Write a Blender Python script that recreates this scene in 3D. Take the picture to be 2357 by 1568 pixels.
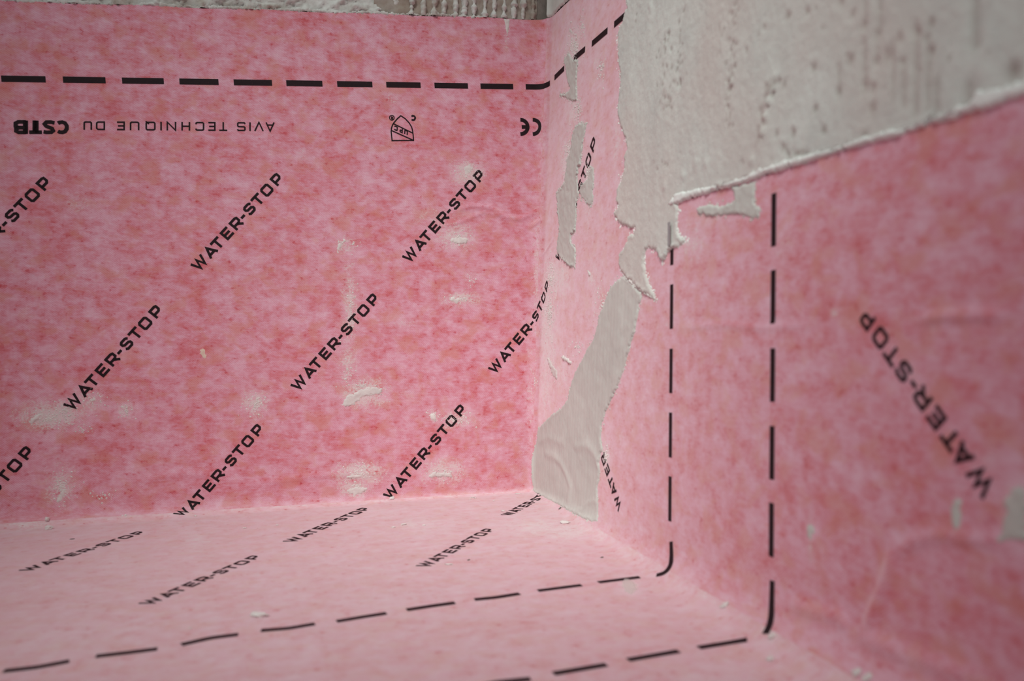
import bpy, math, random
import numpy as np
from mathutils import Matrix, Vector
from mathutils.geometry import delaunay_2d_cdt
from mathutils import noise as mnoise
from mathutils.kdtree import KDTree

for o in list(bpy.data.objects): bpy.data.objects.remove(o, do_unlink=True)
scene = bpy.context.scene
COL = scene.collection
RNG = np.random.default_rng(7)
random.seed(7)

# ------------------------------------------------------------------ camera
# world: origin = inner corner of back wall, right wall and floor; room is x<0, y<0, z>0 (metres)
CAM = np.array([-0.28377, -0.85866, 0.16575])
CR = np.array([0.95836693, -0.28341299, 0.03478369])
CD = np.array([0.03341136, -0.00967598, -0.99939485])
CF = np.array([0.28357805, 0.95894914, 0.00019608])
PX, PY, FPX = 1178.5, 784.0, 1880.0
cam_d = bpy.data.cameras.new('camera')
cam_d.sensor_width = 36.0
cam_d.sensor_fit = 'HORIZONTAL'
cam_d.lens = FPX / 2357.0 * 36.0
cam_d.clip_start = 0.01
cam_d.dof.use_dof = True
cam_d.dof.focus_distance = 0.86
cam_d.dof.aperture_fstop = 5.6
cam_o = bpy.data.objects.new('camera', cam_d)
COL.objects.link(cam_o)
cam_o.matrix_world = Matrix(((CR[0], -CD[0], -CF[0], CAM[0]), (CR[1], -CD[1], -CF[1], CAM[1]),
                             (CR[2], -CD[2], -CF[2], CAM[2]), (0, 0, 0, 1)))
scene.camera = cam_o

# ------------------------------------------------------------------ world, lights, exposure
world = bpy.data.worlds.new('world')
scene.world = world
world.use_nodes = True
bg = world.node_tree.nodes['Background']
bg.inputs[0].default_value = (0.93, 0.97, 1.0, 1)
bg.inputs[1].default_value = 0.22
def lamp(name, kind, loc, target, energy, color, **kw):
    l = bpy.data.lights.new(name, kind)
    l.energy = energy; l.color = color
    for k, v in kw.items(): setattr(l, k, v)
    o = bpy.data.objects.new(name, l); COL.objects.link(o)
    o.location = loc
    o.rotation_euler = (Vector(target) - Vector(loc)).to_track_quat('-Z', 'Y').to_euler()
    return o
# added spot, left behind the camera; its soft cone imitates lens vignetting
lamp('added_spot_light', 'SPOT', (-0.74, -0.98, 1.32), (-0.13, -0.20, 0.19), 113.0, (0.93, 1.0, 0.965),
     spot_size=math.radians(35), spot_blend=1.0, shadow_soft_size=0.30)
scene.view_settings.view_transform = 'Standard'
scene.view_settings.look = 'None'
scene.view_settings.gamma = 1.0
scene.view_settings.use_curve_mapping = False
scene.view_settings.exposure = 0.0

# ------------------------------------------------------------------ surface of the lined corner
NUP = np.array([-0.047257, 0.000926, 0.998882])       # floor falls gently to the left
def sstep(a, b, x):
    t = np.clip((x - a) / (b - a), 0, 1); return t * t * (3 - 2 * t)
def planes(P):
    return -P[:, 1], -P[:, 0] - 0.00043 * P[:, 1], P @ NUP
def smin(a, b, k):
    h = np.maximum(k - np.abs(a - b), 0) / k
    return np.minimum(a, b) - h * h * k * 0.25
_W = RNG.normal(size=(14, 3)); _W /= np.linalg.norm(_W, axis=1)[:, None]
_F = RNG.uniform(35, 190, 14); _PH = RNG.uniform(0, 6.28, 14)
def waves(P):
    a = (P @ _W.T) * _F + _PH
    return (np.sin(a) * (60.0 / _F)).sum(axis=1) / 10.0
CREASES = {'B': [], 'R': [], 'F': []}
PARAM = {'B': lambda P: P[:, [0, 2]], 'R': lambda P: np.stack([-P[:, 1], P[:, 2]], 1), 'F': lambda P: P[:, :2]}
def seg_dist(q, pts):
    d = np.full(len(q), 1e9); tt = np.zeros(len(q))
    n = len(pts) - 1
    for i in range(n):
        a, b = pts[i], pts[i + 1]; ab = b - a
        t = np.clip(((q - a) @ ab) / (ab @ ab + 1e-12), 0, 1)
        dd = np.linalg.norm(q - a - t[:, None] * ab, axis=1)
        m = dd < d
        d[m] = dd[m]; tt[m] = ((i + t) / n)[m]
    return d, tt
def relief(P):
    dB, dR, dF = planes(P)
    w = np.stack([dB, dR, dF]); w = np.exp(-(w - w.min(axis=0)) / 0.006); w /= w.sum(axis=0)
    wv = waves(P)
    r = wv * (w[0] * 0.00016 + w[1] * 0.00025 + w[2] * 0.0007)
    for i, key in enumerate('BRF'):
        if CREASES[key]:
            m = w[i] > 0.02
            if m.any():
                q = PARAM[key](P[m])
                for pts, hgt, wid in CREASES[key]:
                    lo = pts.min(axis=0) - 5 * wid; hi = pts.max(axis=0) + 5 * wid
                    mm = ((q > lo) & (q < hi)).all(axis=1)
                    if not mm.any(): continue
                    d, t = seg_dist(q[mm], pts)
                    add = np.zeros(len(q))
                    add[mm] = hgt * np.exp(-(d / wid) ** 2) * np.clip(np.sin(np.pi * (0.06 + 0.88 * t)) * 1.6, 0, 1)
                    r[m] += add * w[i][m]
    return r
def field(P):
    dB, dR, dF = planes(P)
    kBR = 0.011 + 0.004 * np.clip(P[:, 2] / 0.4, 0, 1)
    kBF = 0.005 + 0.016 * np.clip(-P[:, 0] / 0.5, 0, 1.5)
    kRF = 0.007 + 0.025 * np.clip(-P[:, 1] / 0.4, 0, 1.3)
    s = 1 / (1 + np.exp(np.clip((dB - dR) / 0.01, -40, 40)))
    return smin(smin(dB, dR, kBR), dF, kBF * s + kRF * (1 - s)) - relief(P)
def grad(P, f0):
    e = 2e-5; g = np.zeros_like(P)
    for a in range(3):
        Q = P.copy(); Q[:, a] += e
        g[:, a] = (field(Q) - f0) / e
    return g
def snap(P):
    P = np.array(P, float).reshape(-1, 3)
    for _ in range(3):
        f = field(P); g = grad(P, f)
        P = P - (f / np.maximum((g * g).sum(axis=1), 0.2))[:, None] * g
    f = field(P); g = grad(P, f)
    return P, g / np.linalg.norm(g, axis=1)[:, None]
def rays(px):
    px = np.array(px, float).reshape(-1, 2)
    return CR * ((px[:, :1] - PX) / FPX) + CD * ((px[:, 1:] - PY) / FPX) + CF
def hit(px):
    """point of the lined corner seen at a photo pixel"""
    d = rays(px); L = np.linalg.norm(d, axis=1)[:, None]; d = d / L
    t = np.full(len(d), 0.05)
    for _ in range(60):
        t = t + 0.85 * field(CAM + d * t[:, None])
    return CAM + d * t[:, None]
NPL = {'B': np.array([0, -1., 0]), 'R': np.array([-1., -0.00043, 0]), 'F': NUP}
def hitp(px, pl):
    d = rays(px); n = NPL[pl]
    return CAM + d * ((-(CAM @ n)) / (d @ n))[:, None]
def uv(px, pl): return PARAM[pl](hitp(px, pl))
def lift(q, pl):
    """plane parameters -> 3D point, folding over the edges like the sheet does"""
    q = np.array(q, float).reshape(-1, 2); P = np.zeros((len(q), 3))
    if pl == 'B':
        x, z = q[:, 0], q[:, 1]
        zf = 0.04731 * np.minimum(x, 0)
        P[:, 0] = np.minimum(x, 0); P[:, 1] = -np.maximum(x, 0) - np.maximum(zf - z, 0); P[:, 2] = np.maximum(z, zf)
    elif pl == 'R':
        y, z = q[:, 0], q[:, 1]
        P[:, 1] = -np.maximum(y, 0); P[:, 0] = -np.maximum(-z, 0); P[:, 2] = np.maximum(z, 0)
    else:
        x, y = q[:, 0], q[:, 1]
        up = np.maximum(x, 0)
        P[:, 0] = np.minimum(x, 0); P[:, 1] = np.minimum(y, 0); P[:, 2] = 0.04731 * P[:, 0] + up
    return P
def crop(ox, oy, k):
    return lambda pts: [(ox + x / k, oy + y / k) for x, y in pts]
cA = crop(0, 0, 2.946); cB = crop(780, 0, 2.946); cC = crop(1557, 0, 2.946)
cD = crop(0, 520, 2.946); cE = crop(780, 520, 2.946); cF = crop(1557, 520, 2.946)
cG = crop(0, 1038, 2.946); cH = crop(780, 1038, 2.946); cI = crop(1557, 1038, 2.946)
cJ = crop(1200, 0, 3.92); cK = crop(1200, 300, 3.92); cL = crop(1200, 700, 2.6125)
cM = crop(860, 230, 5.612); cN = crop(0, 240, 3.571); cO = crop(700, 0, 3.928)

# creases pressed into the sheet
for pl, pts, hgt, wid in [
    ('B', cB([(760, 1440), (900, 1395), (1030, 1410), (1130, 1470), (1230, 1485), (1350, 1430)]), 0.0011, 0.0028),
    ('B', cB([(700, 1530), (820, 1510), (980, 1440), (1090, 1460), (1180, 1530)]), 0.0006, 0.0022),
    ('B', cB([(1290, 1545), (1370, 1490), (1440, 1440)]), 0.0009, 0.0022),
    ('B', cA([(1700, 1390), (1820, 1520), (1900, 1600)]), 0.0005, 0.002),
    ('B', cA([(890, 1240), (915, 1320), (895, 1420)]), 0.0005, 0.002),
    ('B', cB([(100, 540), (260, 660), (420, 760)]), 0.0004, 0.003),
    ('B', [(1200, 1010), (1218, 1060), (1224, 1100)], 0.0006, 0.003),
    ('B', [(560, 1120), (700, 1098), (800, 1090), (900, 1088)], 0.0008, 0.004),
    ('B', [(300, 1110), (420, 1090), (520, 1095)], 0.0007, 0.004),
    ('B', [(30, 640), (70, 620), (90, 640)], 0.0004, 0.0025),
    ('R', cF([(0, 690), (300, 672), (560, 690), (900, 676)]), 0.0006, 0.0026),
    ('R', cF([(1640, 640), (1780, 615), (2000, 605), (2250, 612)]), 0.0014, 0.0030),
    ('R', cI([(1480, 640), (1440, 830), (1390, 960), (1330, 1110), (1290, 1200)]), 0.0020, 0.0040),
    ('R', cI([(780, 1035), (950, 1090), (1120, 1130), (1170, 1200)]), 0.0018, 0.0040),
    ('R', cI([(1250, 1250), (1500, 1350), (1760, 1450), (2100, 1560)]), 0.0020, 0.0042),
    ('R', cI([(1500, 680), (1620, 610), (1780, 570), (1950, 590), (2250, 620)]), 0.0016, 0.0036),
    ('R', cE([(1370, 330), (1385, 200), (1450, 100)]), 0.0008, 0.002),
]:
    CREASES[pl].append((uv(pts, pl), hgt, wid))

# ------------------------------------------------------------------ materials
def new_mat(name):
    m = bpy.data.materials.new(name); m.use_nodes = True
    nt = m.node_tree; b = nt.nodes['Principled BSDF']
    return m, nt, b
def node(nt, t, **kw):
    n = nt.nodes.new(t)
    for k, v in kw.items():
        if k in n.inputs: n.inputs[k].default_value = v
        else: setattr(n, k, v)
    return n
def lin(r, g, b):
    f = lambda c: (c / 255 / 12.92) if c / 255 <= 0.04045 else ((c / 255 + 0.055) / 1.055) ** 2.4
    return (f(r), f(g), f(b), 1)
def ramp(nt, fac, stops):
    n = nt.nodes.new('ShaderNodeValToRGB')
    el = n.color_ramp.elements
    while len(el) > 1: el.remove(el[-1])
    el[0].position, el[0].color = stops[0][0], stops[0][1]
    for p, c in stops[1:]:
        e = el.new(p); e.color = c
    nt.links.new(fac, n.inputs[0]); return n.outputs[0]
def noise_tex(nt, vec, scale, detail=3, rough=0.55, dist=0.0):
    n = node(nt, 'ShaderNodeTexNoise', Scale=scale, Detail=detail, Roughness=rough, Distortion=dist)
    nt.links.new(vec, n.inputs['Vector']); return n.outputs[0]
def mixc(nt, fac, a, b, blend='MIX'):
    n = nt.nodes.new('ShaderNodeMix'); n.data_type = 'RGBA'; n.blend_type = blend
    for i, v in ((0, fac), (6, a), (7, b)):
        if hasattr(v, 'links'): nt.links.new(v, n.inputs[i])
        elif i == 0: n.inputs[0].default_value = v
        else: n.inputs[i].default_value = v
    return n.outputs[2]
def mapping(nt, vec, sc, rot=0.0):
    n = nt.nodes.new('ShaderNodeMapping'); n.inputs['Scale'].default_value = sc; n.inputs['Rotation'].default_value = (0, 0, rot)
    nt.links.new(vec, n.inputs[0]); return n.outputs[0]
def mth(nt, op, a, b=0.0, c=None):
    n = nt.nodes.new('ShaderNodeMath'); n.operation = op
    for i, v in enumerate((a, b, c)):
        if v is None: continue
        if hasattr(v, 'links'): nt.links.new(v, n.inputs[i])
        else: n.inputs[i].default_value = v
    return n.outputs[0]
W1 = (1, 1, 1, 1); K1 = (0, 0, 0, 1)
def membrane_mat():
    m, nt, b = new_mat('pink_fleece')
    uvn = node(nt, 'ShaderNodeUVMap', uv_map='sheet').outputs[0]
    warp = nt.nodes.new('ShaderNodeTexNoise'); warp.inputs['Scale'].default_value = 60
    nt.links.new(uvn, warp.inputs['Vector'])
    st = mapping(nt, uvn, (1.0, 1.25, 1))
    big = noise_tex(nt, st, 24, 4, 0.6, 0.0)
    mid = noise_tex(nt, st, 75, 5, 0.66, 0.0)
    spk = noise_tex(nt, st, 210, 3, 0.6, 0.0)
    fib = noise_tex(nt, mapping(nt, uvn, (260, 900, 1), 0.25), 1.0, 3, 0.6)
    fib2 = noise_tex(nt, mapping(nt, uvn, (120, 420, 1), -0.15), 1.0, 4, 0.65)
    f = mth(nt, 'MULTIPLY_ADD', mid, 0.85, mth(nt, 'MULTIPLY', big, 0.55))
    f = mth(nt, 'ADD', f, mth(nt, 'MULTIPLY_ADD', fib, 0.16, -0.08))
    f = mth(nt, 'ADD', f, mth(nt, 'MULTIPLY_ADD', fib2, 0.34, -0.17))
    f = mth(nt, 'MULTIPLY_ADD', f, 0.60, 0.073)
    col = ramp(nt, f, [(0.36, lin(238, 190, 206)), (0.44, lin(233, 172, 190)), (0.50, lin(228, 155, 172)),
                       (0.56, lin(223, 134, 146)), (0.64, lin(214, 104, 112)), (0.74, lin(200, 66, 74))])
    org = noise_tex(nt, mapping(nt, uvn, (1, 1.2, 1), 0.6), 47, 4, 0.6, 0.3)
    orm = ramp(nt, org, [(0.50, K1), (0.64, W1)])
    col = mixc(nt, mth(nt, 'MULTIPLY', orm, 0.55), col, lin(221, 142, 126))
    # woven dot pattern of the fleece facing
    w1 = node(nt, 'ShaderNodeTexWave', Scale=1.0, Distortion=0.4); w1.inputs['Detail Scale'].default_value = 3
    nt.links.new(mapping(nt, uvn, (220, 220, 1), math.radians(50)), w1.inputs[0])
    w2 = node(nt, 'ShaderNodeTexWave', Scale=1.0, Distortion=0.4); w2.inputs['Detail Scale'].default_value = 3
    nt.links.new(mapping(nt, uvn, (220, 220, 1), math.radians(-50)), w2.inputs[0])
    dots = mth(nt, 'MULTIPLY', w1.outputs[1], w2.outputs[1])
    dots = mth(nt, 'ADD', mth(nt, 'MULTIPLY', dots, 0.6), mth(nt, 'MULTIPLY', w1.outputs[1], 0.25))
    col = mixc(nt, mth(nt, 'MULTIPLY', dots, 0.30), col, lin(168, 60, 76))
    # dried adhesive dust rubbed into the fleece
    du = node(nt, 'ShaderNodeAttribute', attribute_name='dust').outputs['Fac']
    dn = noise_tex(nt, uvn, 520, 4, 0.75)
    dn2 = noise_tex(nt, uvn, 120, 4, 0.7)
    dsum = mth(nt, 'ADD', mth(nt, 'MULTIPLY_ADD', dn, 0.75, mth(nt, 'MULTIPLY', dn2, 0.5)), mth(nt, 'MULTIPLY', du, 0.32))
    dm = ramp(nt, dsum, [(0.78, K1), (0.92, W1)])
    dm = mth(nt, 'MULTIPLY', dm, mth(nt, 'MINIMUM', mth(nt, 'MULTIPLY', du, 2.5), 0.85))
    col = mixc(nt, dm, col, lin(226, 205, 204))
    fm = node(nt, 'ShaderNodeAttribute', attribute_name='pale_tint').outputs['Fac']  # overall pale tint, strongest on the floor panel
    haze = mth(nt, 'MULTIPLY', mth(nt, 'MULTIPLY_ADD', fm, 2.1, du), mth(nt, 'MULTIPLY_ADD', dn2, 0.5, 0.0))
    col = mixc(nt, haze, col, lin(232, 212, 214))
    spm = ramp(nt, mth(nt, 'ADD', mth(nt, 'MULTIPLY', spk, 0.6), mth(nt, 'MULTIPLY', mid, 0.4)), [(0.575, K1), (0.68, W1)])
    col = mixc(nt, mth(nt, 'MULTIPLY', spm, 0.78), col, lin(198, 60, 72))
    nt.links.new(col, b.inputs['Base Color'])
    b.inputs['Roughness'].default_value = 0.85
    b.inputs['Specular IOR Level'].default_value = 0.25
    b.inputs['Sheen Weight'].default_value = 1.0
    b.inputs['Sheen Roughness'].default_value = 0.45
    b.inputs['Sheen Tint'].default_value = (1.0, 0.95, 0.97, 1)
    bp = node(nt, 'ShaderNodeBump', Strength=0.35, Distance=0.0006)
    h = mth(nt, 'ADD', mth(nt, 'MULTIPLY', dots, -0.25), mth(nt, 'ADD', mth(nt, 'MULTIPLY', fib2, 0.9), mth(nt, 'MULTIPLY', mid, 1.3)))
    nt.links.new(h, bp.inputs['Height']); nt.links.new(bp.outputs[0], b.inputs['Normal'])
    return m
def ink_mat():
    m, nt, b = new_mat('black_print')
    co = node(nt, 'ShaderNodeTexCoord').outputs['Object']
    n = noise_tex(nt, co, 900, 3, 0.7)
    nt.links.new(ramp(nt, n, [(0.35, lin(30, 17, 21)), (0.64, lin(40, 22, 26)), (0.80, lin(95, 52, 60))]), b.inputs['Base Color'])
    b.inputs['Roughness'].default_value = 0.7
    b.inputs['Specular IOR Level'].default_value = 0.25
    return m
def plaster_mat(name, c1, c2, c3, bump=0.5, fine=420, pits=False):
    m, nt, b = new_mat(name)
    co = node(nt, 'ShaderNodeTexCoord').outputs['Object']
    a = noise_tex(nt, co, 14, 5, 0.6, 0.4); d = noise_tex(nt, co, 90, 5, 0.65)
    f = mth(nt, 'ADD', mth(nt, 'MULTIPLY', a, 0.65), mth(nt, 'MULTIPLY', d, 0.35))
    col = ramp(nt, f, [(0.36, c1), (0.5, c2), (0.64, c3)])
    nz = noise_tex(nt, co, fine, 5, 0.7)
    if pits:
        at = node(nt, 'ShaderNodeAttribute', attribute_name='pit_shade').outputs['Fac']
        col = mixc(nt, mth(nt, 'MULTIPLY', at, 0.6), col, lin(134, 112, 100))  # brown undertone and shade of holes and streaks painted into the colour
        tint = noise_tex(nt, mapping(nt, co, (1, 1.0, 0.6)), 9, 3, 0.5)
        col = mixc(nt, ramp(nt, tint, [(0.42, K1), (0.62, (0.55, 0.55, 0.55, 1))]), col, lin(214, 200, 193))
    nt.links.new(col, b.inputs['Base Color'])
    b.inputs['Roughness'].default_value = 0.92
    b.inputs['Specular IOR Level'].default_value = 0.2
    bp = node(nt, 'ShaderNodeBump', Strength=bump, Distance=0.0008)
    h = mth(nt, 'ADD', mth(nt, 'MULTIPLY', nz, 0.6), d)
    nt.links.new(h, bp.inputs['Height']); nt.links.new(bp.outputs[0], b.inputs['Normal'])
    return m
M_PINK = membrane_mat()
M_INK = ink_mat()
M_COAT = plaster_mat('adhesive_coat', lin(206, 208, 202), lin(216, 217, 210), lin(224, 225, 218), 0.7, 300, True)
M_BEAD = plaster_mat('adhesive_bead', lin(234, 236, 231), lin(241, 242, 237), lin(245, 246, 241), 0.4, 350)
M_PATCH = plaster_mat('adhesive_skim', lin(200, 198, 191), lin(207, 205, 198), lin(213, 211, 204), 0.30, 380)
M_WHITE = plaster_mat('dried_adhesive', lin(214, 204, 201), lin(226, 216, 212), lin(234, 226, 221), 0.6, 500)
M_CRUST = plaster_mat('rough_adhesive_crust', lin(158, 138, 122), lin(206, 202, 196), lin(228, 226, 222), 1.0, 260)
M_BED = plaster_mat('grey_brown_mortar', lin(150, 130, 116), lin(166, 152, 140), lin(180, 172, 164), 0.9, 200)
M_CEM = plaster_mat('grey_cement_render', lin(110, 100, 92), lin(138, 128, 120), lin(158, 150, 142), 1.0, 160)
M_GREY = plaster_mat('grey_chip', lin(96, 88, 84), lin(118, 110, 106), lin(136, 128, 122), 0.6, 300)
M_GLUE = plaster_mat('translucent_glue', lin(226, 212, 208), lin(232, 220, 215), lin(236, 226, 222), 0.3, 400)
M_GLUE.node_tree.nodes['Principled BSDF'].inputs['Alpha'].default_value = 0.5
M_CREAM = plaster_mat('cream_filler', lin(222, 196, 176), lin(228, 204, 186), lin(232, 212, 196), 0.3, 400)

# ------------------------------------------------------------------ object helpers
def mesh_obj(name, verts, faces, mat, parent=None, smooth=True, normals=None):
    me = bpy.data.meshes.new(name)
    me.from_pydata([tuple(v) for v in verts], [], [tuple(f) for f in faces])
    me.materials.append(mat)
    if smooth: me.polygons.foreach_set('use_smooth', [True] * len(me.polygons))
    me.update()
    if normals is not None:
        me.normals_split_custom_set_from_vertices([tuple(n) for n in normals])
    o = bpy.data.objects.new(name, me); COL.objects.link(o)
    if parent is not None: o.parent = parent
    return o
def thing(name, label, cat, group=None):
    o = bpy.data.objects.new(name, None); COL.objects.link(o)
    o.empty_display_size = 0.05
    o['label'] = label; o['category'] = cat
    if group: o['group'] = group
    return o
def tag(o, label, cat, group=None):
    o['label'] = label; o['category'] = cat
    if group: o['group'] = group
    return o
def box(name, lo, hi, mat, parent=None):
    v = [(x, y, z) for x in (lo[0], hi[0]) for y in (lo[1], hi[1]) for z in (lo[2], hi[2])]
    f = [(0, 1, 3, 2), (4, 6, 7, 5), (0, 4, 5, 1), (2, 3, 7, 6), (0, 2, 6, 4), (1, 5, 7, 3)]
    return mesh_obj(name, v, f, mat, parent, False)
def set_attr(o, name, vals):
    a = o.data.attributes.new(name, 'FLOAT', 'POINT'); a.data.foreach_set('value', np.asarray(vals, np.float32))
def set_uv(o, uvs):
    l = o.data.uv_layers.new(name='sheet')
    idx = np.zeros(len(o.data.loops), np.int32); o.data.loops.foreach_get('vertex_index', idx)
    l.data.foreach_set('uv', np.asarray(uvs, np.float32)[idx].ravel())
def _hash(i, j, k):
    h = (i * 374761393 + j * 668265263 + k * 2147483647 + 1013904223) & 0xFFFFFFFF
    h = ((h ^ (h >> 13)) * 1274126177) & 0xFFFFFFFF
    h = ((h ^ (h >> 16)) * 2246822519) & 0xFFFFFFFF
    return ((h ^ (h >> 15)) & 0xFFFF) / 32767.5 - 1.0
def pnoise(P, s, oct=3):
    """vectorised fractal value noise, about -1..1"""
    P = np.asarray(P, float) * s; out = np.zeros(len(P)); amp = 1.0
    for o in range(oct):
        Q = P * (2.0 ** o) + 17.3 * o + 1000.0
        I = np.floor(Q).astype(np.int64); f = Q - I; f = f * f * (3 - 2 * f)
        v = np.zeros(len(P))
        for a in (0, 1):
            for b in (0, 1):
                for c in (0, 1):
                    w = (f[:, 0] if a else 1 - f[:, 0]) * (f[:, 1] if b else 1 - f[:, 1]) * (f[:, 2] if c else 1 - f[:, 2])
                    v += w * _hash(I[:, 0] + a, I[:, 1] + b, I[:, 2] + c)
        out += amp * v; amp *= 0.5
    return out

# ------------------------------------------------------------------ structure: walls and floor behind the sheet
XL, YF = -1.05, -1.15
wall_back = box('wall_back', (XL, 0.0035, -0.16), (0.14, 0.12, 0.80), M_CEM); wall_back['kind'] = 'structure'
wall_right = box('wall_right', (0.0035, YF, -0.16), (0.14, 0.0035, 0.80), M_CEM); wall_right['kind'] = 'structure'
v = []
for dz in (-0.0035, -0.12):
    for x, y in ((XL, YF), (0.0035, YF), (0.0035, 0.0035), (XL, 0.0035)):
        v.append((x, y, 0.04731 * x - 0.00093 * y + dz))
floor = mesh_obj('floor', v, [(0, 1, 2, 3), (7, 6, 5, 4), (0, 4, 5, 1), (1, 5, 6, 2), (2, 6, 7, 3), (3, 7, 4, 0)], M_CEM, None, False)
floor['kind'] = 'structure'

# ------------------------------------------------------------------ membrane: one pink sheet folded over wall, floor and side wall
membrane = thing('waterproofing_membrane', 'pink fleece waterproofing sheet with black print folded over walls and floor', 'membrane')
# dust: (plane, centre px, semi-axes in px, strength)
DUST = [('B', (840, 905), (60, 40), 1.0), ('B', (115, 955), (85, 40), 1.0), ('B', (200, 925), (50, 40), 0.7), ('B', (290, 945), (25, 30), 0.7),
        ('B', (588, 930), (35, 40), 0.8), ('B', (805, 700), (22, 110), 0.75), ('B', (800, 830), (28, 70), 0.7), ('B', (1075, 400), (45, 35), 0.9),
        ('B', (1050, 545), (50, 35), 0.9), ('B', (1060, 688), (50, 20), 0.9), ('B', (1085, 640), (25, 25), 0.5), ('B', (830, 1090), (70, 30), 1.0),
        ('B', (1020, 1085), (60, 35), 0.9), ('B', (815, 1125), (45, 25), 1.0), ('B', (1050, 965), (55, 25), 0.8), ('B', (1000, 960), (20, 20), 0.7),
        ('B', (140, 1120), (45, 60), 0.75), ('B', (795, 565), (25, 25), 0.7), ('B', (1010, 500), (90, 30), 0.5), ('B', (180, 470), (40, 30), 0.5),
        ('B', (700, 357), (20, 15), 0.5), ('B', (905, 225), (40, 25), 0.45), ('B', (930, 745), (40, 12), 0.5), ('B', (1165, 100), (8, 40), 0.5),
        ('B', (1238, 640), (16, 200), 0.65), ('B', (1222, 900), (14, 200), 0.5), ('B', (1245, 380), (12, 200), 0.4), ('B', (940, 905), (30, 20), 0.4),
        ('B', (330, 1100), (90, 50), 0.2), ('B', (500, 800), (25, 30), 0.2), ('B', (1150, 1100), (60, 25), 0.25), ('B', (680, 640), (200, 60), 0.18),
        ('R', (1262, 760), (22, 150), 0.9), ('R', (1275, 640), (30, 60), 0.9), ('R', (1255, 900), (16, 60), 0.7), ('R', (1320, 110), (22, 60), 0.8),
        ('R', (1318, 250), (16, 60), 0.85), ('R', (1305, 380), (20, 70), 1.0), ('R', (1290, 640), (24, 50), 0.9), ('R', (1352, 430), (10, 90), 0.8),
        ('R', (1375, 150), (14, 60), 0.55), ('R', (1372, 660), (18, 80), 0.5), ('R', (1290, 860), (30, 45), 0.6), ('R', (1360, 640), (8, 18), 0.9),
        ('R', (1380, 730), (20, 60), 0.55), ('R', (1420, 330), (12, 90), 0.6), ('R', (1395, 1060), (16, 50), 0.8), ('R', (1590, 560), (40, 60), 0.6),
        ('R', (1640, 500), (50, 25), 0.5), ('R', (1480, 690), (20, 30), 0.6), ('R', (1428, 1010), (12, 16), 0.6), ('R', (1800, 560), (22, 40), 0.45),
        ('R', (1920, 720), (10, 14), 0.7), ('R', (1865, 1240), (9, 60), 0.75), ('R', (2202, 1190), (12, 45), 1.0), ('R', (2335, 1180), (30, 70), 1.0),
        ('R', (1540, 748), (60, 10), 0.4), ('R', (2280, 1060), (40, 60), 0.4),
        ('F', (1240, 1215), (70, 22), 0.75), ('F', (1310, 1225), (60, 22), 0.8), ('F', (960, 1208), (60, 16), 0.6), ('F', (860, 1185), (60, 12), 0.4),
        ('F', (1450, 1350), (24, 22), 1.0), ('F', (1470, 1280), (60, 22), 0.5), ('F', (450, 1245), (30, 30), 0.5), ('F', (1780, 1478), (22, 40), 0.8),
        ('F', (120, 1490), (160, 40), 0.25), ('F', (60, 1215), (60, 12), 0.7), ('F', (290, 1190), (40, 10), 0.7), ('F', (1400, 1235), (50, 14), 0.7),
        ('F', (1700, 1560), (140, 40), 0.3), ('F', (250, 1290), (60, 30), 0.3), ('F', (1640, 1390), (50, 18), 0.5), ('F', (880, 1390), (60, 20), 0.25)]
DQ = []
for pl, c, ax, s in DUST:
    q = uv([c, (c[0] + ax[0], c[1]), (c[0], c[1] + ax[1])], pl)
    M = np.stack([q[1] - q[0], q[2] - q[0]], 1)
    DQ.append((pl, q[0], np.linalg.inv(M), s))
def dust_of(P, key):
    q = PARAM[key](P); d = np.zeros(len(P))
    for pl, c, Mi, s in DQ:
        if pl != key: continue
        e = (q - c) @ Mi.T
        d = np.maximum(d, s * np.exp(-(e * e).sum(axis=1) * 0.9))
    # dust gathered along the folds
    dB, dR, dF = planes(P)
    if key == 'F': d = np.maximum(d, 0.55 * np.exp(-np.minimum(dB, dR) / 0.010))
    if key == 'R': d = np.maximum(d, 0.55 * np.exp(-dB / 0.012) * sstep(0.03, 0.12, P[:, 2]))
    if key == 'B': d = np.maximum(d, 0.5 * np.exp(-dF / 0.006))
    return d
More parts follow.
